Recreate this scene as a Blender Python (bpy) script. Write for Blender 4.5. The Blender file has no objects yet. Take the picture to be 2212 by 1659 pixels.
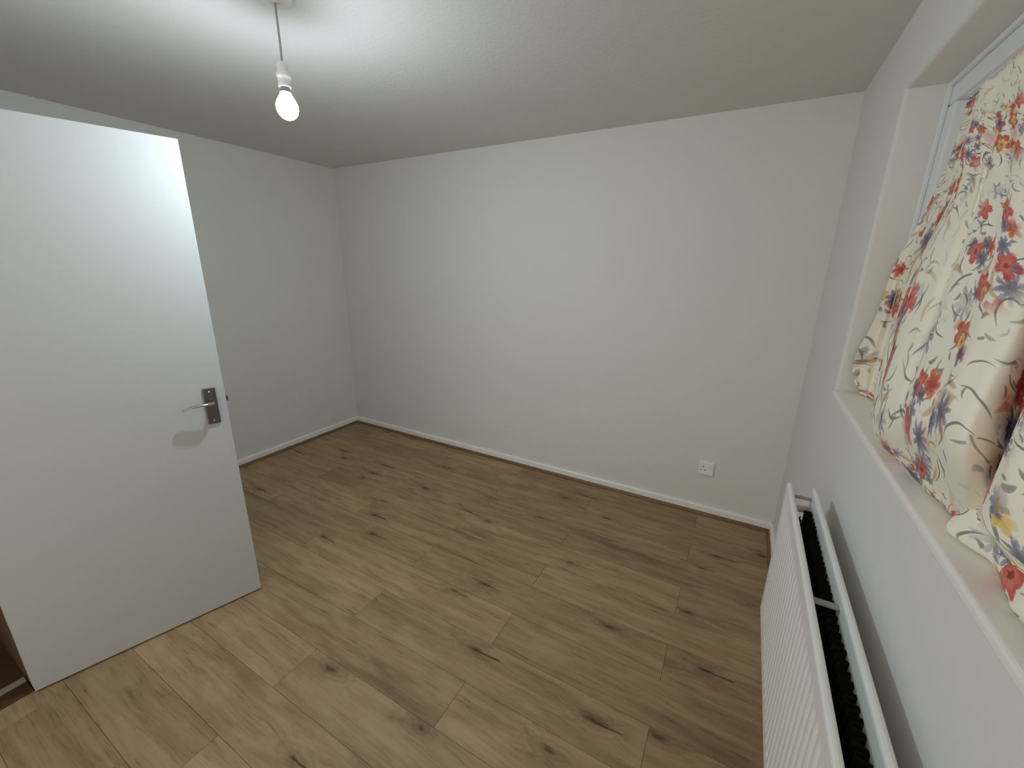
import bpy, bmesh, math, random
import numpy as np
from mathutils import Vector, Matrix
random.seed(7)
D = bpy.data
S = bpy.context.scene
COL = S.collection

# ------------------------------------------------------------------ camera, world, exposure
cam = D.cameras.new('camera'); cam.sensor_width = 36.0; cam.lens = 895.85 / 2212 * 36.0
cam.clip_start = 0.02
camo = D.objects.new('camera', cam); COL.objects.link(camo)
camo.location = (3.3135, -2.7179, 1.5587)
camo.rotation_euler = (1.29224, -0.01208, 0.51001)
S.camera = camo
world = D.worlds.new('fill_world'); S.world = world; world.use_nodes = True
world.node_tree.nodes['Background'].inputs[0].default_value = (1.0, 0.955, 0.875, 1)
world.node_tree.nodes['Background'].inputs[1].default_value = 0.82  # even warm fill added to brighten the room through its open side
S.view_settings.view_transform = 'Standard'; S.view_settings.look = 'None'
S.view_settings.gamma = 1.0; S.view_settings.use_curve_mapping = False
S.view_settings.exposure = 0.24
S.cycles.diffuse_bounces = 12; S.cycles.max_bounces = 16
BULB_STRENGTH = 600.0
BULB_COLOUR = (0.80, 0.945, 1.04)

# ------------------------------------------------------------------ room numbers (metres)
W, H = 3.648, 2.35            # right wall x, ceiling z ; back wall y=0, left wall x=0
YF = -3.40                    # front wall left out here, behind the camera, to let the world fill in
XE = 1.19                     # entrance wall (room side)
YR = -2.50                    # return wall closing the alcove behind the door
TH = 0.10

# ------------------------------------------------------------------ node helpers
def mat(name):
    m = D.materials.new(name); m.use_nodes = True
    return m, m.node_tree, m.node_tree.nodes['Principled BSDF']
class NT:
    def __init__(s, t): s.t = t
    def n(s, typ, **kw):
        nd = s.t.nodes.new(typ)
        for k, v in kw.items(): setattr(nd, k, v)
        return nd
    def set(s, sock, v):
        if hasattr(v, 'is_output') or isinstance(v, bpy.types.NodeSocket): s.t.links.new(v, sock)
        else: sock.default_value = v
    def math(s, op, a, b=None, c=None, clamp=False):
        nd = s.n('ShaderNodeMath', operation=op, use_clamp=clamp)
        for i, v in enumerate((a, b, c)):
            if v is not None: s.set(nd.inputs[i], v)
        return nd.outputs[0]
    def vec(s, op, a, b=None):
        nd = s.n('ShaderNodeVectorMath', operation=op)
        s.set(nd.inputs[0], a)
        if b is not None: s.set(nd.inputs[1], b)
        return nd.outputs[0]
    def smooth(s, v, a, b, lo=0.0, hi=1.0):
        nd = s.n('ShaderNodeMapRange', interpolation_type='SMOOTHSTEP')
        for i, q in enumerate((v, a, b, lo, hi)): s.set(nd.inputs[i], q)
        return nd.outputs[0]
    def mix(s, f, a, b, blend='MIX'):
        nd = s.n('ShaderNodeMix', data_type='RGBA', blend_type=blend)
        s.set(nd.inputs[0], f); s.set(nd.inputs[6], a); s.set(nd.inputs[7], b)
        return nd.outputs[2]
    def noise(s, v, scale, detail=3, rough=.55, dist=0.0, dim='3D'):
        nd = s.n('ShaderNodeTexNoise', noise_dimensions=dim)
        s.set(nd.inputs['Vector'], v)
        nd.inputs['Scale'].default_value = scale; nd.inputs['Detail'].default_value = detail
        nd.inputs['Roughness'].default_value = rough; nd.inputs['Distortion'].default_value = dist
        return nd.outputs[0]
    def sep(s, v):
        nd = s.n('ShaderNodeSeparateXYZ'); s.set(nd.inputs[0], v); return nd.outputs
    def comb(s, x, y, z=0.0):
        nd = s.n('ShaderNodeCombineXYZ')
        for i, q in enumerate((x, y, z)): s.set(nd.inputs[i], q)
        return nd.outputs[0]
    def bump(s, h, strength, dist, bsdf):
        nd = s.n('ShaderNodeBump'); nd.inputs['Strength'].default_value = strength
        nd.inputs['Distance'].default_value = dist
        s.set(nd.inputs['Height'], h); s.t.links.new(nd.outputs[0], bsdf.inputs['Normal'])

def paint(name, col, rough=.75, bump=.0015, scale=220, strength=.25, spec=.3, var=.03):
    m, t, b = mat(name); k = NT(t)
    g = k.n('ShaderNodeNewGeometry').outputs['Position']
    v = k.noise(g, 2.2, 3)
    c2 = tuple(x * (1 - var) for x in col[:3]) + (1,)
    t.links.new(k.mix(v, tuple(col[:3]) + (1,), c2), b.inputs['Base Color'])
    b.inputs['Roughness'].default_value = rough; b.inputs['Specular IOR Level'].default_value = spec
    h = k.noise(g, scale, 4, .6)
    k.bump(h, strength, bump, b)
    return m
M = {}
M['wall'] = paint('wall_emulsion', (.76, .752, .712), .8, .0012, 160)
M['wall_right'] = M['wall']
M['ceiling'] = paint('ceiling_stipple', (.69, .678, .648), .85, .004, 70, .35)
M['gloss'] = paint('white_gloss', (.90, .90, .865), .35, .0006, 60, .15, .5)
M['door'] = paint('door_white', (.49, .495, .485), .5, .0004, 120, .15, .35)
M['sill'] = paint('sill_paint', (.88, .84, .79), .45, .0006, 120, .15, .4)
M['upvc'] = paint('upvc', (.78, .80, .82), .3, .0002, 60, .05, .5, .01)
M['rad'] = paint('radiator_enamel', (.80, .80, .77), .35, .0002, 80, .08, .5, .01)
M['fin'] = paint('radiator_fin_shade', (.018, .018, .017), .9, .002, 300, .4, .1, .3)  # shade of the unlit gap between the panels, painted in as near-black
M['strap'] = paint('strap', (.30, .29, .26), .5, .0002, 80, .05)
M['plastic'] = paint('white_plastic', (.90, .895, .87), .4, .0001, 80, .03, .5, .01)
M['cord'] = paint('cord_grey', (.42, .42, .42), .6, .0002, 200, .1)
M['hole'] = paint('socket_hole', (.008, .008, .008), .8, .0001, 80, .03)
M['threshold'] = paint('threshold_brown', (.10, .052, .026), .5, .0004, 90, .2, .3, .25)
M['strip'] = paint('threshold_metal_strip', (.42, .39, .36), .45, .0002, 90, .1)
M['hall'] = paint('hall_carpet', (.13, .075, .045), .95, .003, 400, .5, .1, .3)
M['hallwall'] = paint('hall_wall_shade', (.16, .095, .06), .85)  # darkness of the unlit hall is put into this brown
M['wire'] = paint('curtain_wire', (.75, .76, .78), .4, .0001, 80, .02, .5)
def metal(name, col, rough):
    m, t, b = mat(name); k = NT(t)
    b.inputs['Base Color'].default_value = col; b.inputs['Metallic'].default_value = 1
    g = k.n('ShaderNodeNewGeometry').outputs['Position']
    t.links.new(k.smooth(k.noise(g, 300, 2), 0, 1, rough * .8, rough * 1.2), b.inputs['Roughness'])
    return m
M['nickel'] = metal('satin_nickel', (.17, .16, .15, 1), .35)
M['chrome'] = metal('polished_chrome', (.55, .54, .53, 1), .16)
M['brass'] = metal('bayonet_metal', (.25, .25, .26, 1), .3)
# bulb
m, t, b = mat('bulb_glow'); k = NT(t)
b.inputs['Base Color'].default_value = (.9, .9, .9, 1)
b.inputs['Emission Color'].default_value = BULB_COLOUR + (1,)
b.inputs['Emission Strength'].default_value = BULB_STRENGTH
M['bulb'] = m
m, t, b = mat('bulb_shoulder_glow')
b.inputs['Base Color'].default_value = (.9, .9, .9, 1)
b.inputs['Emission Color'].default_value = BULB_COLOUR + (1,)
b.inputs['Emission Strength'].default_value = 6.0
M['bulb_shoulder'] = m
# glass
m, t, b = mat('window_glass'); b.inputs['Transmission Weight'].default_value = 1; b.inputs['Roughness'].default_value = .02
b.inputs['IOR'].default_value = 1.45; M['glass'] = m

# beading wood
def bead_mat():
    m, t, b = mat('oak_beading'); k = NT(t)
    g = k.n('ShaderNodeNewGeometry').outputs['Position']
    v = k.vec('MULTIPLY', g, (6, 6, 60))
    c = k.mix(k.noise(v, 3, 4), (.145, .072, .03, 1), (.24, .13, .058, 1))
    t.links.new(c, b.inputs['Base Color']); b.inputs['Roughness'].default_value = .45
    return m
M['bead'] = bead_mat()

# laminate oak
def oak():
    m, t, b = mat('oak_laminate'); k = NT(t)
    oc = k.n('ShaderNodeTexCoord').outputs['Object']
    rnd = k.n('ShaderNodeObjectInfo').outputs['Random']
    off = k.comb(k.math('MULTIPLY', rnd, 37.0), k.math('MULTIPLY', rnd, 91.0), k.math('MULTIPLY', rnd, 13.0))
    base = k.vec('ADD', oc, off)
    # knots : stretched voronoi
    vn = k.n('ShaderNodeTexVoronoi', voronoi_dimensions='2D', feature='F1')
    kc = k.vec('MULTIPLY', base, (2.1, 5.2, 0))
    wob = k.noise(base, 9, 2)
    kc2 = k.vec('ADD', kc, k.comb(k.math('MULTIPLY', wob, .18), k.math('MULTIPLY', wob, .12)))
    t.links.new(kc2, vn.inputs['Vector']); vn.inputs['Scale'].default_value = 1.0
    dist = vn.outputs['Distance']; cr = k.sep(vn.outputs['Color'])
    pres = k.math('LESS_THAN', cr[0], .42)
    d = k.vec('SUBTRACT', kc2, vn.outputs['Position']); ds = k.sep(d)
    # swirl: grain lines deflect round knots
    swirl = k.math('MULTIPLY', k.math('MULTIPLY', k.smooth(dist, .42, .0), pres), .03)
    sgn = k.math('SIGN', ds[1])
    gx, gy, gz = k.sep(base)
    gy2 = k.math('ADD', gy, k.math('MULTIPLY', swirl, sgn))
    warp = k.math('MULTIPLY', k.math('SUBTRACT', k.noise(base, 2.2, 2), .5), .03)
    gy3 = k.math('ADD', gy2, warp)
    fine = k.noise(k.comb(k.math('MULTIPLY', gx, 4.0), k.math('MULTIPLY', gy3, 150.0), gz), 1.0, 4, .6)
    mid = k.noise(k.comb(k.math('MULTIPLY', gx, 1.6), k.math('MULTIPLY', gy3, 26.0), gz), 1.0, 4, .55)
    broad = k.noise(k.comb(k.math('MULTIPLY', gx, 1.1), k.math('MULTIPLY', gy3, 7.0), gz), 1.0, 2, .5)
    cath = k.math('SINE', k.math('MULTIPLY', k.math('ADD', k.math('MULTIPLY', dist, 1.0), k.math('MULTIPLY', mid, .25)), 70.0))
    light, midc, dark = (.41, .288, .160, 1), (.310, .205, .108, 1), (.138, .084, .045, 1)
    c = k.mix(k.smooth(mid, .3, .72), midc, light)
    c = k.mix(k.math('MULTIPLY', k.smooth(broad, .56, .74), .62), c, dark)
    c = k.mix(k.math('MULTIPLY', k.smooth(fine, .50, .72), .34), c, dark)
    streak = k.noise(k.comb(k.math('MULTIPLY', gx, 7.0), k.math('MULTIPLY', gy3, 75.0), gz), 1.0, 5, .65)
    patch = k.noise(k.comb(k.math('MULTIPLY', gx, 4.2), k.math('MULTIPLY', gy3, 16.0), gz), 1.0, 3, .6)
    c = k.mix(k.math('MULTIPLY', k.math('MULTIPLY', k.smooth(streak, .50, .72), k.smooth(patch, .36, .62)), .8), c, dark)
    c = k.mix(k.math('MULTIPLY', k.smooth(patch, .52, .30), .45), c, (.46, .34, .21, 1))
    ring = k.math('MULTIPLY', k.math('MULTIPLY', k.smooth(dist, .40, .08), pres), k.smooth(cath, -.2, 1.0))
    c = k.mix(k.math('MULTIPLY', ring, .22), c, dark)
    # dark stain around knot, elongated, plus core and crack
    stain = k.math('MULTIPLY', k.smooth(k.math('ADD', dist, k.math('MULTIPLY', fine, .16)), .30, .06), pres)
    c = k.mix(k.math('MULTIPLY', stain, .42), c, (.10, .06, .034, 1))
    core = k.math('MULTIPLY', k.smooth(k.math('ADD', dist, k.math('MULTIPLY', fine, .09)), .12, .06), pres)
    c = k.mix(k.math('MULTIPLY', core, .7), c, (.065, .038, .020, 1))
    crack = k.math('MULTIPLY', k.smooth(k.math('ABSOLUTE', k.math('ADD', ds[1], k.math('MULTIPLY', k.math('SUBTRACT', mid, .5), .10))), .022, .006),
                   k.math('MULTIPLY', k.smooth(ds[0], .26, .2), k.math('GREATER_THAN', ds[0], .0)))
    crack = k.math('MULTIPLY', crack, k.math('MULTIPLY', pres, k.math('LESS_THAN', cr[1], .5)))
    c = k.mix(k.math('MULTIPLY', crack, .85), c, (.04, .022, .012, 1))
    # plank to plank tone
    tone = k.smooth(k.math('FRACT', k.math('MULTIPLY', rnd, 7.13)), 0, 1, .90, 1.06)
    c = k.mix(1.0, c, k.comb(tone, tone, tone), 'MULTIPLY')
    t.links.new(c, b.inputs['Base Color'])
    b.inputs['Roughness'].default_value = .52; b.inputs['Specular IOR Level'].default_value = .28
    k.bump(fine, .10, .0006, b)
    return m
M['oak'] = oak()

# floral curtain print
def floral():
    m, t, b = mat('floral_cotton'); k = NT(t)
    uv = k.n('ShaderNodeUVMap', uv_map='UVMap').outputs[0]
    uvw = k.vec('ADD', uv, k.comb(k.math('MULTIPLY', k.noise(uv, 60, 4, .7), .018), k.math('MULTIPLY', k.noise(k.vec('ADD', uv, (3, 7, 0)), 60, 4, .7), .018)))
    uvl = k.vec('ADD', uv, k.comb(k.math('MULTIPLY', k.noise(uv, 22, 1), .012), k.math('MULTIPLY', k.noise(k.vec('ADD', uv, (3, 7, 0)), 22, 1), .012)))
    # cluster centres
    vc = k.n('ShaderNodeTexVoronoi', voronoi_dimensions='2D'); vc.inputs['Scale'].default_value = 1.0
    vc.inputs['Randomness'].default_value = .55
    t.links.new(k.vec('ADD', k.vec('MULTIPLY', uvw, (4.4, 4.0, 0)), (.37, .2, 0)), vc.inputs['Vector'])
    cd = vc.outputs['Distance']
    wide = k.smooth(cd, .56, .36); tight = k.smooth(cd, .44, .26); ringm = k.smooth(cd, .78, .46)
    paper = k.mix(k.noise(uv, 14, 3), (.93, .89, .78, 1), (.91, .85, .71, 1))
    col = paper
    def layer(col, scale, seed, prob, n, R, kk, ca, cb, mask=None, aspect=1.0, op=1.0, centre=None, fix=None):
        v = k.vec('ADD', k.vec('MULTIPLY', uvw if n else uvl, (scale, scale, 0)), (seed, seed * 1.7, 0))
        vo = k.n('ShaderNodeTexVoronoi', voronoi_dimensions='2D'); vo.inputs['Scale'].default_value = 1.0
        vo.inputs['Randomness'].default_value = .8
        t.links.new(v, vo.inputs['Vector'])
        d = k.vec('SUBTRACT', v, vo.outputs['Position'])
        r1, r2, r3 = k.sep(vo.outputs['Color'])
        ro = k.n('ShaderNodeVectorRotate', rotation_type='Z_AXIS')
        t.links.new(d, ro.inputs['Vector'])
        k.set(ro.inputs['Angle'], k.math('MULTIPLY', r1, 6.283))
        x, y, z = k.sep(ro.outputs[0])
        y0 = y
        if aspect != 1.0:
            bend = k.math('MULTIPLY', k.math('MULTIPLY', x, x), .9)
            y = k.math('MULTIPLY', k.math('SUBTRACT', y, bend), aspect)
        r = k.math('SQRT', k.math('ADD', k.math('MULTIPLY', x, x), k.math('MULTIPLY', y, y)))
        rad = k.math('MULTIPLY', k.math('ADD', k.math('MULTIPLY', r2, .4), .65), R)
        if n:
            th = k.math('ARCTAN2', y, x)
            pet = k.math('ABSOLUTE', k.math('COSINE', k.math('MULTIPLY', th, n / 2)))
            rad = k.math('MULTIPLY', rad, k.math('ADD', k.math('MULTIPLY', pet, kk), 1 - kk))
        q = k.math('DIVIDE', r, rad)
        f = k.smooth(q, 1.08, .86)
        f = k.math('MULTIPLY', f, k.math('LESS_THAN', r3, prob))
        if mask is not None: f = k.math('MULTIPLY', f, mask)
        f = k.math('MULTIPLY', f, op)
        c = k.mix(k.smooth(k.math('ADD', q, k.math('MULTIPLY', k.math('SUBTRACT', k.noise(v, 9, 2), .5), .9)), .2, 1.0), ca, cb)
        if centre is not None: c = k.mix(k.smooth(q, .30, .16), c, centre)
        return k.mix(f, col, c)
    col = layer(col, 13, 3.1, .50, 0, .46, 0, (.58, .40, .19, 1), (.70, .52, .29, 1), ringm, 5.0, .8)
    col = layer(col, 15, 9.4, .65, 0, .48, 0, (.13, .15, .13, 1), (.26, .28, .23, 1), ringm, 15.0, .85)
    col = layer(col, 19, 21.3, .60, 0, .47, 0, (.13, .15, .13, 1), (.27, .30, .24, 1), ringm, 9.0, .8)
    col = layer(col, 26, 71.3, .45, 0, .46, 0, (.15, .16, .14, 1), (.28, .30, .25, 1), ringm, 7.0, .75)
    col = layer(col, 34, 33.3, .40, 0, .34, 0, (.13, .14, .15, 1), (.26, .27, .26, 1), ringm, 2.6, .75)
    col = layer(col, 12, 83.1, .25, 0, .44, 0, (.60, .45, .24, 1), (.74, .58, .34, 1), None, 6.0, .6)
    col = layer(col, 12, 5.7, .42, 9, .46, .30, (.80, .50, .42, 1), (.88, .72, .62, 1), tight, 1.0, .8)
    col = layer(col, 13, 14.2, .46, 9, .44, .60, (.10, .10, .17, 1), (.34, .33, .45, 1), wide, 1.0, .85, (.06, .06, .09, 1))
    col = layer(col, 13, 27.9, .46, 5, .44, .40, (.72, .20, .13, 1), (.60, .07, .06, 1), wide, 1.0, .93, (.30, .05, .03, 1))
    col = layer(col, 16, 47.1, .40, 6, .42, .45, (.50, .05, .05, 1), (.80, .27, .15, 1), tight, 1.0, .95)
    col = layer(col, 22, 39.5, .26, 6, .42, .35, (.82, .50, .12, 1), (.88, .68, .32, 1), tight, 1.0, .95, (.35, .15, .04, 1))
    col = layer(col, 20, 61.8, .36, 7, .44, .5, (.09, .09, .15, 1), (.28, .27, .38, 1), tight, 1.0, .85)
    col = layer(col, 11, 52.6, .25, 3, .19, .75, (.68, .14, .10, 1), (.55, .10, .08, 1), None, 1.0, .9)
    t.links.new(col, b.inputs['Base Color'])
    b.inputs['Roughness'].default_value = .85; b.inputs['Specular IOR Level'].default_value = .15
    wv = k.noise(k.vec('MULTIPLY', uv, (900, 900, 0)), 1, 1)
    k.bump(wv, .15, .0004, b)
    return m
M['floral'] = floral()

# ------------------------------------------------------------------ mesh helpers
def link(o, parent=None):
    COL.objects.link(o)
    if parent is not None: o.parent = parent
    return o
def obj(name, bm, material, parent=None, loc=(0, 0, 0), smooth=False):
    me = D.meshes.new(name); bmesh.ops.recalc_face_normals(bm, faces=bm.faces[:]); bm.to_mesh(me); bm.free()
    me.materials.append(M[material])
    if smooth:
        for p in me.polygons: p.use_smooth = True
    o = D.objects.new(name, me); o.location = loc
    return link(o, parent)
def tag(o, label=None, cat=None, kind=None, group=None):
    if label: o['label'] = label
    if cat: o['category'] = cat
    if kind: o['kind'] = kind
    if group: o['group'] = group
    return o
def empty(name, loc=(0, 0, 0), rz=0):
    o = D.objects.new(name, None); o.location = loc; o.rotation_euler = (0, 0, rz); o.empty_display_size = .05
    return link(o)
def box(bm, x0, x1, y0, y1, z0, z1, bevel=0.0, seg=2):
    r = bmesh.ops.create_cube(bm, size=1.0)
    vs = r['verts']
    for v in vs:
        v.co = Vector(((x0 + x1) / 2 + v.co.x * (x1 - x0), (y0 + y1) / 2 + v.co.y * (y1 - y0), (z0 + z1) / 2 + v.co.z * (z1 - z0)))
    if bevel:
        es = list({e for v in vs for e in v.link_edges})
        bmesh.ops.bevel(bm, geom=es, offset=bevel, segments=seg, profile=.5, affect='EDGES')
    return bm
def B(*a, **k): return box(bmesh.new(), *a, **k)
def lathe(bm, prof, seg=32, cx=0, cy=0):
    rings = []
    for r, z in prof:
        if r < 1e-6: rings.append([bm.verts.new((cx, cy, z))])
        else: rings.append([bm.verts.new((cx + r * math.cos(2 * math.pi * i / seg), cy + r * math.sin(2 * math.pi * i / seg), z)) for i in range(seg)])
    for a, b_ in zip(rings, rings[1:]):
        for i in range(seg):
            j = (i + 1) % seg
            if len(a) == 1 and len(b_) == 1: continue
            if len(a) == 1: bm.faces.new((a[0], b_[i], b_[j]))
            elif len(b_) == 1: bm.faces.new((a[i], a[j], b_[0]))
            else: bm.faces.new((a[i], a[j], b_[j], b_[i]))
    return bm
def sweep(bm, pts, radii, seg=14, up=(0, 0, 1)):
    """tube with an elliptical section (ra along the side, rb along up)"""
    pts = [Vector(p) for p in pts]; rings = []
    for i, p in enumerate(pts):
        d = (pts[min(i + 1, len(pts) - 1)] - pts[max(i - 1, 0)]).normalized()
        u = Vector(up); s = d.cross(u)
        if s.length < 1e-4: s = d.cross(Vector((1, 0, 0)))
        s.normalize(); u = s.cross(d).normalized()
        ra, rb = radii[i] if isinstance(radii[i], tuple) else (radii[i], radii[i])
        rings.append([bm.verts.new(p + s * ra * math.cos(2 * math.pi * j / seg) + u * rb * math.sin(2 * math.pi * j / seg)) for j in range(seg)])
    for a, b_ in zip(rings, rings[1:]):
        for j in range(seg):
            bm.faces.new((a[j], a[(j + 1) % seg], b_[(j + 1) % seg], b_[j]))
    bm.faces.new(rings[0]); bm.faces.new(rings[-1][::-1])
    return bm
def prism_y(bm, poly, y0, y1):
    a = [bm.verts.new((x, y0, z)) for x, z in poly]; c = [bm.verts.new((x, y1, z)) for x, z in poly]
    n = len(poly)
    for i in range(n): bm.faces.new((a[i], a[(i + 1) % n], c[(i + 1) % n], c[i]))
    bm.faces.new(a); bm.faces.new(c[::-1]); return bm

# ------------------------------------------------------------------ structure: floor of separate planks
PITCH, PL, PT = 0.191, 1.283, 0.008
floor = obj('floor', B(-.05, W + TH + .05, YF - TH, .05, -.05, -PT - .0005), 'threshold')
tag(floor, 'brown oak laminate floor running across the whole room', 'floor', 'structure')
def plank_bm(l, w):
    bm = B(0, l, -w, 0, -PT, 0)
    es = [e for e in bm.edges if all(v.co.z > -1e-5 for v in e.verts)]
    bmesh.ops.bevel(bm, geom=es, offset=.0007, segments=1, affect='EDGES')
    return bm
shared = {}
G = .0009
i = 0
while True:
    y1 = -.004 - i * PITCH; y0 = y1 - PITCH
    if y1 < YF + .01: break
    yy0 = max(y0, YF + .004)
    start = (.664 - PL) if i % 2 == 0 else (1.2885 - PL)
    lo = .004 if y0 > YR - .02 else XE - .005
    x = start
    while x < W - .01:
        a, e = max(x, lo), min(x + PL, W - .004)
        if e - a > .02:
            key = (round(e - a, 4), round(y1 - yy0, 4))
            if key not in shared:
                me = D.meshes.new('plank'); bm = plank_bm(e - a - G, y1 - yy0 - G); bm.to_mesh(me); bm.free()
                me.materials.append(M['oak']); shared[key] = me
            o = D.objects.new('plank', shared[key]); o.location = (a, y1, 0); link(o, floor)
        x += PL
    i += 1
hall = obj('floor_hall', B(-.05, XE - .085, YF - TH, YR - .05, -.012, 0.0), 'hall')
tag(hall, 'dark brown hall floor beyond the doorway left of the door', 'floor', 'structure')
# threshold
thr = tag(obj('trim_1', B(XE - .075, XE - .004, YF + .07, YR - .055, 0, .007, bevel=.003), 'threshold'),
          'dark brown threshold bar on the floor in the doorway', 'threshold', 'structure')
obj('metal_strip', B(XE - .112, XE - .077, YF + .07, YR - .055, 0, .006, bevel=.002), 'strip', thr)

# ------------------------------------------------------------------ walls, ceiling
tag(obj('ceiling', B(-TH, W + TH, YF - TH, TH, H, H + .08), 'ceiling'), 'white stippled ceiling above the hanging bulb', 'ceiling', 'structure')
tag(obj('wall_back', B(-TH, W + TH, 0, TH, -.05, H), 'wall'), 'plain white back wall carrying the power socket', 'wall', 'structure')
tag(obj('wall_left', B(-TH, 0, YF, 0, -.05, H), 'wall'), 'plain white left wall half hidden by the open door', 'wall', 'structure')
bm = bmesh.new()
box(bm, 0, XE, YR - .045, YR, -.05, H)
tag(obj('wall_return', bm, 'wall'), 'short white return wall behind the open door', 'wall', 'structure')
bm = bmesh.new()                                   # entrance wall with doorway y -3.33 .. -2.55
box(bm, XE - .10, XE, YF, -3.335, -.05, H); box(bm, XE - .10, XE, -3.335, YR - .05, 2.0, H)
tag(obj('wall_entrance', bm, 'wall'), 'white wall around the doorway left of the camera', 'wall', 'structure')
tag(obj('wall_hall', B(.0, XE - .035, YR - .052, YR - .0455, .001, H), 'hallwall'), 'thin hall wall sheet with the unlit hall painted in as dark brown', 'wall', 'structure')  # sheet over the return wall, coloured dark to stand for the unlit hall
tag(obj('trim_2', B(XE - .034, XE, YR - .052, YR - .0455, .001, 2.0), 'gloss'), 'narrow white door lining beside the door hinges', 'trim', 'structure')
tag(obj('wall_front', B(-TH, XE, YF - TH, YF, -.05, H), 'hallwall'), 'unseen dark end wall added to keep the world fill out of the hall', 'wall', 'structure')  # out of view, added to shut the fill light out of the hall
# window wall: opening with rounded plaster edges
WY0, WY1, WZ0, WZ1 = -2.68, -.815, 1.118, 2.102
def wall_with_hole():
    bm = bmesh.new()
    ys = [YF, WY0, WY1, 0.0]; zs = [-.05, WZ0, WZ1, H]; T2 = .26
    g = [[[bm.verts.new((x, y, z)) for z in zs] for y in ys] for x in (W, W + T2)]
    for i in range(3):
        for j in range(3):
            if i == 1 and j == 1: continue
            for s in (0, 1): bm.faces.new((g[s][i][j], g[s][i + 1][j], g[s][i + 1][j + 1], g[s][i][j + 1]))
    ring = [(1, 1), (2, 1), (2, 2), (1, 2)]
    for a, b_ in zip(ring, ring[1:] + ring[:1]):
        bm.faces.new((g[0][a[0]][a[1]], g[0][b_[0]][b_[1]], g[1][b_[0]][b_[1]], g[1][a[0]][a[1]]))
    outer = [(0, 0), (1, 0), (2, 0), (3, 0), (3, 1), (3, 2), (3, 3), (2, 3), (1, 3), (0, 3), (0, 2), (0, 1)]
    for a, b_ in zip(outer, outer[1:] + outer[:1]):
        bm.faces.new((g[0][a[0]][a[1]], g[0][b_[0]][b_[1]], g[1][b_[0]][b_[1]], g[1][a[0]][a[1]]))
    bmesh.ops.recalc_face_normals(bm, faces=bm.faces[:])
    hv = {g[0][a][c] for a, c in ring}
    es = [e for e in bm.edges if e.verts[0] in hv and e.verts[1] in hv]
    bmesh.ops.bevel(bm, geom=es, offset=.012, segments=4, profile=.5, affect='EDGES')
    return bm
tag(obj('wall_right', wall_with_hole(), 'wall_right'), 'pale grey-white wall with the window recess above the radiator', 'wall', 'structure')

# ------------------------------------------------------------------ window: frame, panes, sill
FX = 3.758
win = empty('window_1', (FX, WY1, WZ0)); tag(win, 'white framed window in the recess behind the floral curtain', 'window', 'structure')
def wpart(name, bm, material, smooth=False):
    bmesh.ops.translate(bm, verts=bm.verts[:], vec=(-FX, -WY1, -WZ0))
    return obj(name, bm, material, win, smooth=smooth)
wy = [WY0, (WY0 + WY1) / 2, WY1]
for nm, a in (('window_frame', (FX, FX + .07, WY0, WY1, WZ1 - .065, WZ1)), ('window_frame', (FX, FX + .07, WY0, WY1, WZ0, WZ0 + .065)),
              ('window_frame', (FX, FX + .07, WY1 - .065, WY1, WZ0 + .065, WZ1 - .065)), ('window_frame', (FX, FX + .07, WY0, WY0 + .065, WZ0 + .065, WZ1 - .065)),
              ('mullion', (FX, FX + .07, wy[1] - .04, wy[1] + .04, WZ0 + .065, WZ1 - .065))):
    wpart(nm, B(*a, bevel=.006), 'upvc')
for a, c in ((wy[0] + .065, wy[1] - .04), (wy[1] + .04, wy[2] - .065)):
    wpart('pane', B(FX + .03, FX + .05, a, c, WZ0 + .065, WZ1 - .065), 'glass')
# white cover beads between recess and frame
wpart('cover_bead', B(FX - .012, FX, WY1 - .014, WY1, WZ0, WZ1, bevel=.003), 'upvc')
wpart('cover_bead', B(FX - .012, FX, WY0, WY1 - .014, WZ1 - .014, WZ1, bevel=.003), 'upvc')
bm = B(W - .004, FX, WY0 + .002, WY1 - .002, WZ0 - .02, WZ0 + .003, bevel=.0)
es = [e for e in bm.edges if all(abs(v.co.x - (W - .004)) < 1e-5 for v in e.verts) and abs(e.verts[0].co.z - e.verts[1].co.z) < 1e-5]
bmesh.ops.bevel(bm, geom=es, offset=.008, segments=4, profile=.5, affect='EDGES')
wpart('window_sill', bm, 'sill')
SZ = WZ0 + .003                                    # top of the sill

# ------------------------------------------------------------------ baseboards with oak quadrant beading
def skirt_profile(t=.015, h=.060):
    return [(0, 0), (t, 0), (t, h - .006), (t - .004, h - .001), (t - .008, h), (0, h)]
def bead_profile(t=.015, r=.020):
    return [(t, 0), (t + r * .72, 0)] + [(t + r * .72 * math.cos(a), r * math.sin(a)) for a in np.linspace(.2, math.pi / 2, 6)]
def run(name, p0, p1, nrm, label):
    """p0->p1 along the wall foot, nrm = inward direction"""
    def ext(poly):
        bm = bmesh.new(); n = Vector(nrm)
        A = [bm.verts.new(Vector(p0) + n * a + Vector((0, 0, z))) for a, z in poly]
        C = [bm.verts.new(Vector(p1) + n * a + Vector((0, 0, z))) for a, z in poly]
        for i in range(len(poly)):
            j = (i + 1) % len(poly); bm.faces.new((A[i], A[j], C[j], C[i]))
        bm.faces.new(A); bm.faces.new(C[::-1]); return bm
    o = obj(name, ext(skirt_profile()), 'gloss'); tag(o, label, 'baseboard', 'structure')
    obj('beading', ext(bead_profile()), 'bead', o)
run('baseboard_left', (0, YR, .0005), (0, 0, .0005), (1, 0, 0), 'low white baseboard with brown beading along the left wall')
run('baseboard_back', (0, 0, .0005), (W, 0, .0005), (0, -1, 0), 'low white baseboard with brown beading along the back wall')
run('baseboard_right', (W, YF, .0005), (W, 0, .0005), (-1, 0, 0), 'low white baseboard with brown beading running behind the radiator')

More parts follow.
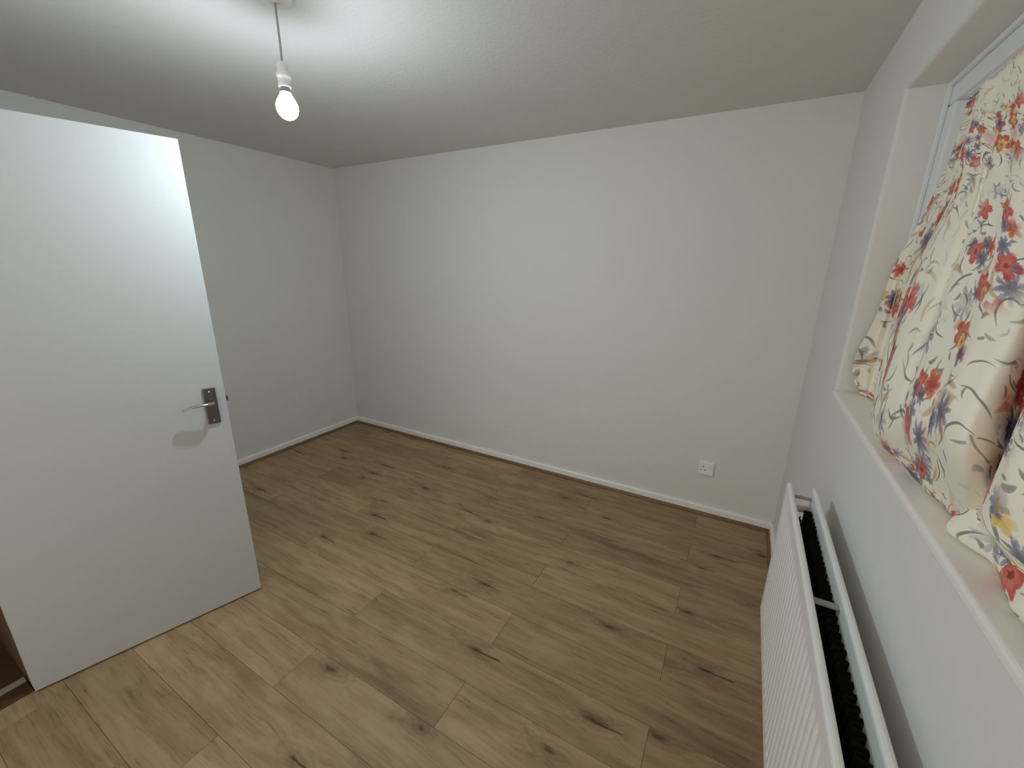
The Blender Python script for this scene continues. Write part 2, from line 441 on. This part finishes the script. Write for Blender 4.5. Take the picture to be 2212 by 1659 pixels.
# ------------------------------------------------------------------ door
hx, hy, dx, dy = 1.205, -2.5538, 1.4167, -1.8328
rz = math.atan2(dy - hy, dx - hx); DWID = math.hypot(dx - hx, dy - hy); DH = 1.9794
bm = B(0, DWID, 0, .036, 0, DH, bevel=.0015)
door = obj('door_1', bm, 'door', loc=(hx, hy, .008)); door.rotation_euler = (0, 0, rz)
tag(door, 'plain white flush door standing open with a metal lever handle', 'door', 'structure')
def handle(side):
    s = -1 if side == 0 else 1; f = 0.0 if side == 0 else .036
    y = lambda e: f + s * e
    hb = B(.673, .718, min(y(0), y(.009)), max(y(0), y(.009)), .888, 1.043, bevel=.003)
    plate = obj('handle_plate', hb, 'nickel', door)
    for z in (.903, 1.028):
        bm = bmesh.new(); lathe(bm, [(0, .0), (.0045, 0), (.004, .0015), (0, .002)], 16)
        bmesh.ops.rotate(bm, verts=bm.verts[:], matrix=Matrix.Rotation(math.radians(90 if side == 0 else -90), 3, 'X'))
        bmesh.ops.translate(bm, verts=bm.verts[:], vec=(.6955, y(.009), z)); obj('screw', bm, 'chrome', plate, smooth=True)
    zc = .985
    pts = [(.6965, y(.006), zc), (.6965, y(.020), zc), (.6965, y(.036), zc), (.693, y(.047), zc), (.683, y(.053), zc + .001), (.668, y(.054), zc + .003),
           (.650, y(.053), zc + .0045), (.630, y(.051), zc + .003), (.614, y(.048), zc - .002), (.601, y(.044), zc - .008), (.593, y(.041), zc - .012)]
    rad = [(.012, .012), (.0095, .0095), (.0095, .0095), (.0095, .0085), (.010, .0075), (.0105, .0066), (.011, .006), (.011, .0055), (.0105, .005), (.009, .0042), (.005, .002)]
    bm = bmesh.new(); sweep(bm, pts, rad, 18)
    lever = obj('lever', bm, 'chrome', plate, smooth=True)
    md = lever.modifiers.new('sub', 'SUBSURF'); md.levels = 1; md.render_levels = 1
handle(0); handle(1)
obj('latch_bolt', B(DWID, DWID + .010, .012, .024, .972, .992, bevel=.002), 'nickel', door)
obj('latch_plate', B(DWID - .002, DWID + .0015, .006, .030, .945, 1.02, bevel=.0005), 'nickel', door)
for z in (.20, 1.0, 1.74):
    bm = bmesh.new(); lathe(bm, [(0, 0), (.006, 0), (.006, .09), (0, .09)], 14, -.004, .040); bmesh.ops.translate(bm, verts=bm.verts[:], vec=(0, 0, z))
    obj('hinge', bm, 'nickel', door, smooth=False)

# ------------------------------------------------------------------ ceiling pendant with bare bulb
BX, BY = 1.899, -1.717
pend = empty('pendant_lamp', (BX, BY, H)); tag(pend, 'bare glowing bulb hanging on a short cord from the ceiling rose', 'lamp')
obj('ceiling_rose', lathe(bmesh.new(), [(0, 0), (.052, 0), (.052, -.004), (.048, -.008), (.030, -.011), (.010, -.013), (.007, -.016), (0, -.016)], 40), 'plastic', pend, smooth=True)
bm = bmesh.new(); sweep(bm, [(0, 0, -.013), (.001, 0, -.08), (0, .001, -.13), (0, 0, -.180)], [.0033] * 4, 12, up=(0, 1, 0))
obj('cord', bm, 'cord', pend, smooth=True)
hold = obj('lamp_holder', lathe(bmesh.new(), [(0, -.172), (.010, -.173), (.016, -.178), (.0175, -.186), (.0175, -.200), (.0195, -.203), (.022, -.206), (.022, -.214),
        (.0205, -.217), (.0185, -.222), (.018, -.236), (.0195, -.238), (.0195, -.243), (.0155, -.244), (0, -.244)], 36), 'plastic', pend)
obj('bulb_cap', lathe(bmesh.new(), [(0, -.240), (.0125, -.240), (.0135, -.246), (.0135, -.252), (.015, -.254), (.016, -.258), (0, -.258)], 32), 'brass', pend, smooth=True)
# frosted LED bulb: the shoulder below the cap glows faintly, the dome carries the light
obj('bulb_shoulder', lathe(bmesh.new(), [(0, -.2575), (.016, -.2575), (.0185, -.264), (.024, -.273), (.0300, -.284), (.0330, -.2945), (0, -.295)], 36), 'bulb_shoulder', pend, smooth=True)
prof = [(.0331, -.2940)] + [(.0335 * math.cos(a), -.3005 + .0365 * math.sin(a)) for a in np.linspace(.08, -math.pi / 2, 16)]
prof[-1] = (0, prof[-1][1])
obj('bulb', lathe(bmesh.new(), prof, 40), 'bulb', pend, smooth=True)

# ------------------------------------------------------------------ power socket
sx, sz = 3.238, .326
so = empty('power_socket', (sx, 0, sz)); tag(so, 'white single switched wall socket low on the back wall', 'socket')
fp = obj('face_plate', B(-.043, .043, -.016, 0, -.043, .043, bevel=.003, seg=3), 'plastic', so)
obj('rocker_switch', B(.018, .032, -.0195, -.015, .006, .028, bevel=.002), 'plastic', so)
for px, pz, w_, h_ in ((-.017, .011, .0055, .009), (-.0285, -.010, .0075, .0045), (-.0055, -.010, .0075, .0045)):
    obj('pin_hole', B(px - w_ / 2, px + w_ / 2, -.0165, -.0145, pz - h_ / 2, pz + h_ / 2), 'hole', so)
for px in (-.036, .036):
    bm = lathe(bmesh.new(), [(0, 0), (.003, 0), (.0025, .001), (0, .0012)], 14)
    bmesh.ops.rotate(bm, verts=bm.verts[:], matrix=Matrix.Rotation(math.radians(90), 3, 'X'))
    bmesh.ops.translate(bm, verts=bm.verts[:], vec=(px, -.0158, 0)); obj('screw', bm, 'plastic', so)

# ------------------------------------------------------------------ radiator
RY0, RY1, RZ0, RZ1 = -2.78, -1.172, .352, .872
rad = empty('radiator', (W, RY1, RZ0)); tag(rad, 'white double panel radiator with vertical flutes below the window', 'radiator')
def panel(name, xf, th, flutes):
    """xf = face towards the room (smaller x); panel reaches back to xf+th"""
    bm = bmesh.new()
    pitch = .0333; per = 8
    ny = int(round((RY1 - RY0) / pitch * per)) if flutes else 40
    ys = np.linspace(RY1, RY0, ny + 1)
    prof = []                                     # (kind, z, flute weight)
    zb, zt, r = RZ0, RZ1, th / 2
    low = [zb + .004, zb + .02, zb + .034, zb + .044]; high = [zt - .058, zt - .046, zt - .03, zt - r]
    wts = [0, 0, .25, 1, 1, .25, 0, 0]
    rings = []
    for y in ys:
        u = ((RY1 - y) / pitch) % 1.0
        endw = min(1.0, max(0.0, (min(RY1 - y, y - RY0) - .02) / .012))
        g = (math.exp(-((u - .5) / .17) ** 2)) * .0075 * endw if flutes else 0
        edge = min(RY1 - y, y - RY0); sh = .004 if edge < 1e-6 else 0.0
        cs = [(xf + th - sh, zb), (xf + .003 + sh, zb)]
        for z, w_ in zip(low + high, wts): cs.append((xf + sh + g * w_, z))
        for a in np.linspace(math.pi, 0, 7)[1:-1]: cs.append((xf + r + (r - sh) * math.cos(a), zt - r + (r - sh) * math.sin(a)))
        cs.append((xf + th - sh, zt - r))
        rings.append([bm.verts.new((x - W, y - RY1, z - RZ0)) for x, z in cs])
    n = len(rings[0])
    for a, b_ in zip(rings, rings[1:]):
        for i in range(n): bm.faces.new((a[i], a[(i + 1) % n], b_[(i + 1) % n], b_[i]))
    bm.faces.new(rings[0]); bm.faces.new(rings[-1][::-1])
    o = obj(name, bm, 'rad', rad, smooth=False)
    return o
XF, XB = W - .130, W - .062
panel('front_panel', XF, .0165, True)
panel('back_panel', XB, .0165, False)
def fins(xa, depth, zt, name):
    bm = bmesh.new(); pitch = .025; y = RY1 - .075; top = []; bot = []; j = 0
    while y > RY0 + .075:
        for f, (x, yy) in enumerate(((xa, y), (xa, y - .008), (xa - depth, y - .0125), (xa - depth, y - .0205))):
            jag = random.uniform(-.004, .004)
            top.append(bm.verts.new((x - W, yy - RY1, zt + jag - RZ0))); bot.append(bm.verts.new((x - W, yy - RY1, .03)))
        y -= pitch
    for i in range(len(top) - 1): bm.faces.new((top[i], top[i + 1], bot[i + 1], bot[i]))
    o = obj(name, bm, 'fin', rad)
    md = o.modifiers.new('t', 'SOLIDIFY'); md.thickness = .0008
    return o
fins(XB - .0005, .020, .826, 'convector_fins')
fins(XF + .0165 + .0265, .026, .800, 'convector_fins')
for y in (-1.215, -1.72, -2.22, -2.70):
    obj('cross_strap', B(XF + .016 - W, XB + .0005 - W, y - .010 - RY1, y + .010 - RY1, .845 - RZ0, .8475 - RZ0), 'strap', rad)
for y in (RY1 - .03, RY0 + .03):                    # header tubes joining the panels
    for z in (.39, .80):
        obj('header_tube', sweep(bmesh.new(), [(XF + .016 - W, y - RY1, z - RZ0), (XB + .001 - W, y - RY1, z - RZ0)], [.011, .011], 14), 'rad', rad, smooth=True)
for y in (-1.45, -2.5):
    obj('wall_bracket', B(XB + .0165 - W, -.001, y - .015 - RY1, y + .015 - RY1, .05, .30), 'rad', rad)
for y in (RY0 + .04,):                    # tail down to the floor
    obj('pipe', sweep(bmesh.new(), [(XF + .04 - W, y - RY1, .03), (XF + .04 - W, y - RY1, -RZ0)], [.0075, .0075], 14, up=(0, 1, 0)), 'rad', rad, smooth=True)

# ------------------------------------------------------------------ curtain wire and curtain
wz, wx = 2.003, 3.742
wire = obj('curtain_wire', sweep(bmesh.new(), [(FX - .001, -1.012, wz + .004), (wx + .006, -1.018, wz + .004), (wx, -1.04, wz + .002), (wx, -1.3, wz), (wx, -2.0, wz), (wx, WY0 + .03, wz + .002), (FX - .001, WY0 + .02, wz + .004)], [.0028] * 7, 10), 'wire', smooth=True)
tag(wire, 'thin pale wire stretched across the window recess above the floral curtain', 'curtain wire')

TOP = 1.994
cols = [   # strands of the cloth from the far free edge to the near end, each from the wire down to the sill
 [(3.752, -1.005, TOP), (3.754, -.985, 1.87), (3.749, -.900, 1.74), (3.722, -.836, 1.57), (3.708, -.832, 1.39), (3.684, -.832, 1.26), (3.688, -.832, 1.195), (3.706, -.836, 1.150), (3.722, -.850, SZ + .004)],
 [(3.753, -1.03, TOP), (3.755, -1.01, 1.87), (3.755, -.925, 1.74), (3.740, -.842, 1.57), (3.732, -.835, 1.39), (3.720, -.833, 1.26), (3.722, -.834, 1.195), (3.728, -.838, 1.150), (3.730, -.87, SZ + .004)],
 [(3.753, -1.06, TOP), (3.755, -1.05, 1.87), (3.756, -.98, 1.74), (3.752, -.866, 1.57), (3.752, -.852, 1.39), (3.750, -.850, 1.26), (3.749, -.852, 1.195), (3.748, -.86, 1.150), (3.742, -.90, SZ + .004)],
 [(3.753, -1.09, TOP), (3.754, -1.12, 1.87), (3.755, -1.14, 1.74), (3.754, -1.10, 1.57), (3.752, -1.10, 1.39), (3.748, -1.11, 1.26), (3.745, -1.13, 1.195), (3.742, -1.15, 1.150), (3.734, -1.18, SZ + .004)],
 [(3.742, -1.115, TOP), (3.722, -1.180, 1.870), (3.705, -1.270, 1.734), (3.672, -1.280, 1.563), (3.655, -1.305, 1.402), (3.645, -1.333, 1.245), (3.648, -1.369, 1.170), (3.666, -1.40, 1.135), (3.690, -1.470, SZ + .004)],
 [(3.730, -1.17, TOP), (3.705, -1.330, 1.835), (3.685, -1.431, 1.704), (3.652, -1.487, 1.554), (3.636, -1.509, 1.427), (3.626, -1.536, 1.296), (3.632, -1.526, 1.217), (3.655, -1.515, 1.163), (3.684, -1.527, SZ + .004)],
 [(3.738, -1.22, TOP), (3.716, -1.385, 1.810), (3.695, -1.470, 1.681), (3.662, -1.544, 1.546), (3.646, -1.571, 1.427), (3.634, -1.592, 1.312), (3.636, -1.609, 1.241), (3.655, -1.602, 1.193), (3.686, -1.615, SZ + .004)],
 [(3.728, -1.33, TOP), (3.703, -1.545, 1.770), (3.680, -1.653, 1.632), (3.648, -1.742, 1.520), (3.632, -1.771, 1.431), (3.620, -1.789, 1.346), (3.624, -1.791, 1.284), (3.650, -1.765, 1.225), (3.698, -1.690, SZ + .004)],
 [(3.730, -1.43, TOP), (3.705, -1.655, 1.735), (3.682, -1.771, 1.590), (3.650, -1.855, 1.490), (3.634, -1.882, 1.412), (3.622, -1.900, 1.342), (3.628, -1.897, 1.298), (3.652, -1.866, 1.240), (3.708, -1.75, SZ + .004)],
 [(3.750, -1.47, TOP), (3.737, -1.640, 1.730), (3.726, -1.725, 1.570), (3.706, -1.800, 1.460), (3.697, -1.830, 1.360), (3.692, -1.850, 1.285), (3.692, -1.855, 1.243), (3.697, -1.85, 1.210), (3.716, -1.79, SZ + .02)],
 [(3.728, -1.52, TOP), (3.708, -1.735, 1.720), (3.688, -1.838, 1.560), (3.655, -1.934, 1.449), (3.640, -1.964, 1.381), (3.632, -1.975, 1.318), (3.632, -1.969, 1.267), (3.633, -1.964, 1.245), (3.636, -1.959, 1.234)],
 [(3.730, -1.62, TOP), (3.706, -1.84, 1.72), (3.684, -1.94, 1.56), (3.650, -2.03, 1.45), (3.636, -2.06, 1.38), (3.630, -2.07, 1.315), (3.630, -2.07, 1.262), (3.631, -2.065, 1.238), (3.634, -2.06, 1.226)],
 [(3.748, -1.74, TOP), (3.728, -1.95, 1.72), (3.708, -2.05, 1.56), (3.676, -2.14, 1.45), (3.662, -2.17, 1.38), (3.654, -2.18, 1.315), (3.654, -2.18, 1.262), (3.655, -2.175, 1.238), (3.658, -2.17, 1.226)],
]
for j, y in enumerate((-2.27, -2.36, -2.45, -2.53, -2.60, -2.655)):
    o_ = 0.0 if j % 2 == 0 else .024; f_ = 1 - j / 5
    cols.append([(3.728 + o_ * .8, y + .40 * f_, TOP), (3.706 + o_, y + .2 * f_, 1.72), (3.690 + o_, y + .10 * f_, 1.56), (3.664 + o_, y + .02 * f_, 1.45), (3.655 + o_, y, 1.38),
                 (3.652 + o_, y, 1.315), (3.652 + o_, y, 1.262), (3.652 + o_, y, 1.238), (3.655 + o_, y, 1.226)])
P = np.array(cols)                                                                     # [strand, level, 3]
def crom(A, n):
    """Catmull-Rom along axis 0"""
    A = np.concatenate([2 * A[:1] - A[1:2], A, 2 * A[-1:] - A[-2:-1]]); out = []
    for i in range(1, len(A) - 2):
        p0, p1, p2, p3 = A[i - 1], A[i], A[i + 1], A[i + 2]
        for q in range(n):
            t = q / n
            out.append(.5 * ((2 * p1) + (-p0 + p2) * t + (2 * p0 - 5 * p1 + 4 * p2 - p3) * t * t + (-p0 + 3 * p1 - 3 * p2 + p3) * t ** 3))
    out.append(A[-2]); return np.array(out)
def cloth(name, P, nu, nv, parent=None, wrinkle=.0022, voff=0.0, uoff=0.0, zmin=SZ + .0015):
    Q = crom(P, nu); Q = np.swapaxes(crom(np.swapaxes(Q, 0, 1), nv), 0, 1)              # [u, v, 3]
    U = np.concatenate([[0], np.cumsum(np.linalg.norm(np.diff(Q[:, Q.shape[1] // 2], axis=0), axis=1))])
    V = np.concatenate([[0], np.cumsum(np.linalg.norm(np.diff(Q[Q.shape[0] // 2], axis=0), axis=1))])
    uu, vv = np.meshgrid(U, V, indexing='ij')
    wv = (np.sin(uu * 61 + 3 * np.sin(vv * 7)) * .5 + np.sin(uu * 127 + 2 * np.sin(vv * 11 + 1)) * .35 + np.sin(vv * 38 + 4 * np.sin(uu * 9)) * .35)
    wt = .35 + .65 * np.clip((vv / vv.max() - .45) / .5, 0, 1)
    pl = np.sin(uu * 34 + 1.2 * np.sin(vv * 4)) * np.clip(vv / vv.max() * 3, .15, 1) * np.clip((1 - vv / vv.max()) * 5, .3, 1)
    Q[..., 0] += wv * wrinkle * wt + pl * wrinkle * 1.9
    Q[..., 0] = np.minimum(Q[..., 0], FX - .004); Q[..., 2] = np.maximum(Q[..., 2], zmin)
    Q[..., 1] = np.minimum(Q[..., 1], WY1 - .004)
    nu_, nv_ = Q.shape[:2]
    idx = np.arange(nu_ * nv_).reshape(nu_, nv_)
    f = np.stack([idx[:-1, :-1], idx[1:, :-1], idx[1:, 1:], idx[:-1, 1:]], -1).reshape(-1, 4)
    me = D.meshes.new(name); me.from_pydata(Q.reshape(-1, 3).tolist(), [], f.tolist())
    uvl = me.uv_layers.new(name='UVMap')
    flat = np.stack([uu.ravel() * .66 + uoff, -vv.ravel() + voff], -1)
    loops = np.zeros(len(me.loops), int); me.loops.foreach_get('vertex_index', loops)
    uvl.data.foreach_set('uv', flat[loops].ravel())
    me.polygons.foreach_set('use_smooth', [True] * len(me.polygons))
    me.materials.append(M['floral'])
    o = D.objects.new(name, me); link(o, parent)
    md = o.modifiers.new('thick', 'SOLIDIFY'); md.thickness = .0012; md.offset = 0
    return o
cur = cloth('curtain', P, 16, 16)
tag(cur, 'cream floral print curtain hanging in the window recess and bunched on the sill', 'curtain')

# hem lying crumpled on the sill under the hanging folds
hem_cols = []
for j, y in enumerate(np.linspace(-1.66, -2.60, 14)):
    w = .006 * math.sin(j * 2.3); z = .010 * math.sin(j * 1.7 + 1); h = min(1.0, .12 + j / 3.0)
    hem_cols.append([(3.735 + w * .5, y, SZ + .004 + (.166 + z) * h), (3.712 + w, y - .01, SZ + .004 + (.10 + z) * h), (3.690 + w, y - .02, SZ + .003 + .042 * h), (3.686 + w * 1.6, y - .02, SZ + .012),
                     (3.700 + w * 2, y - .015, SZ + .003), (3.722, y, SZ + .010), (3.735, y, SZ + .004)])
hem = cloth('hem', np.array(hem_cols), 8, 8, cur, .0035, .37, .2)
tag(hem, 'crumpled lower hem lying on the sill')
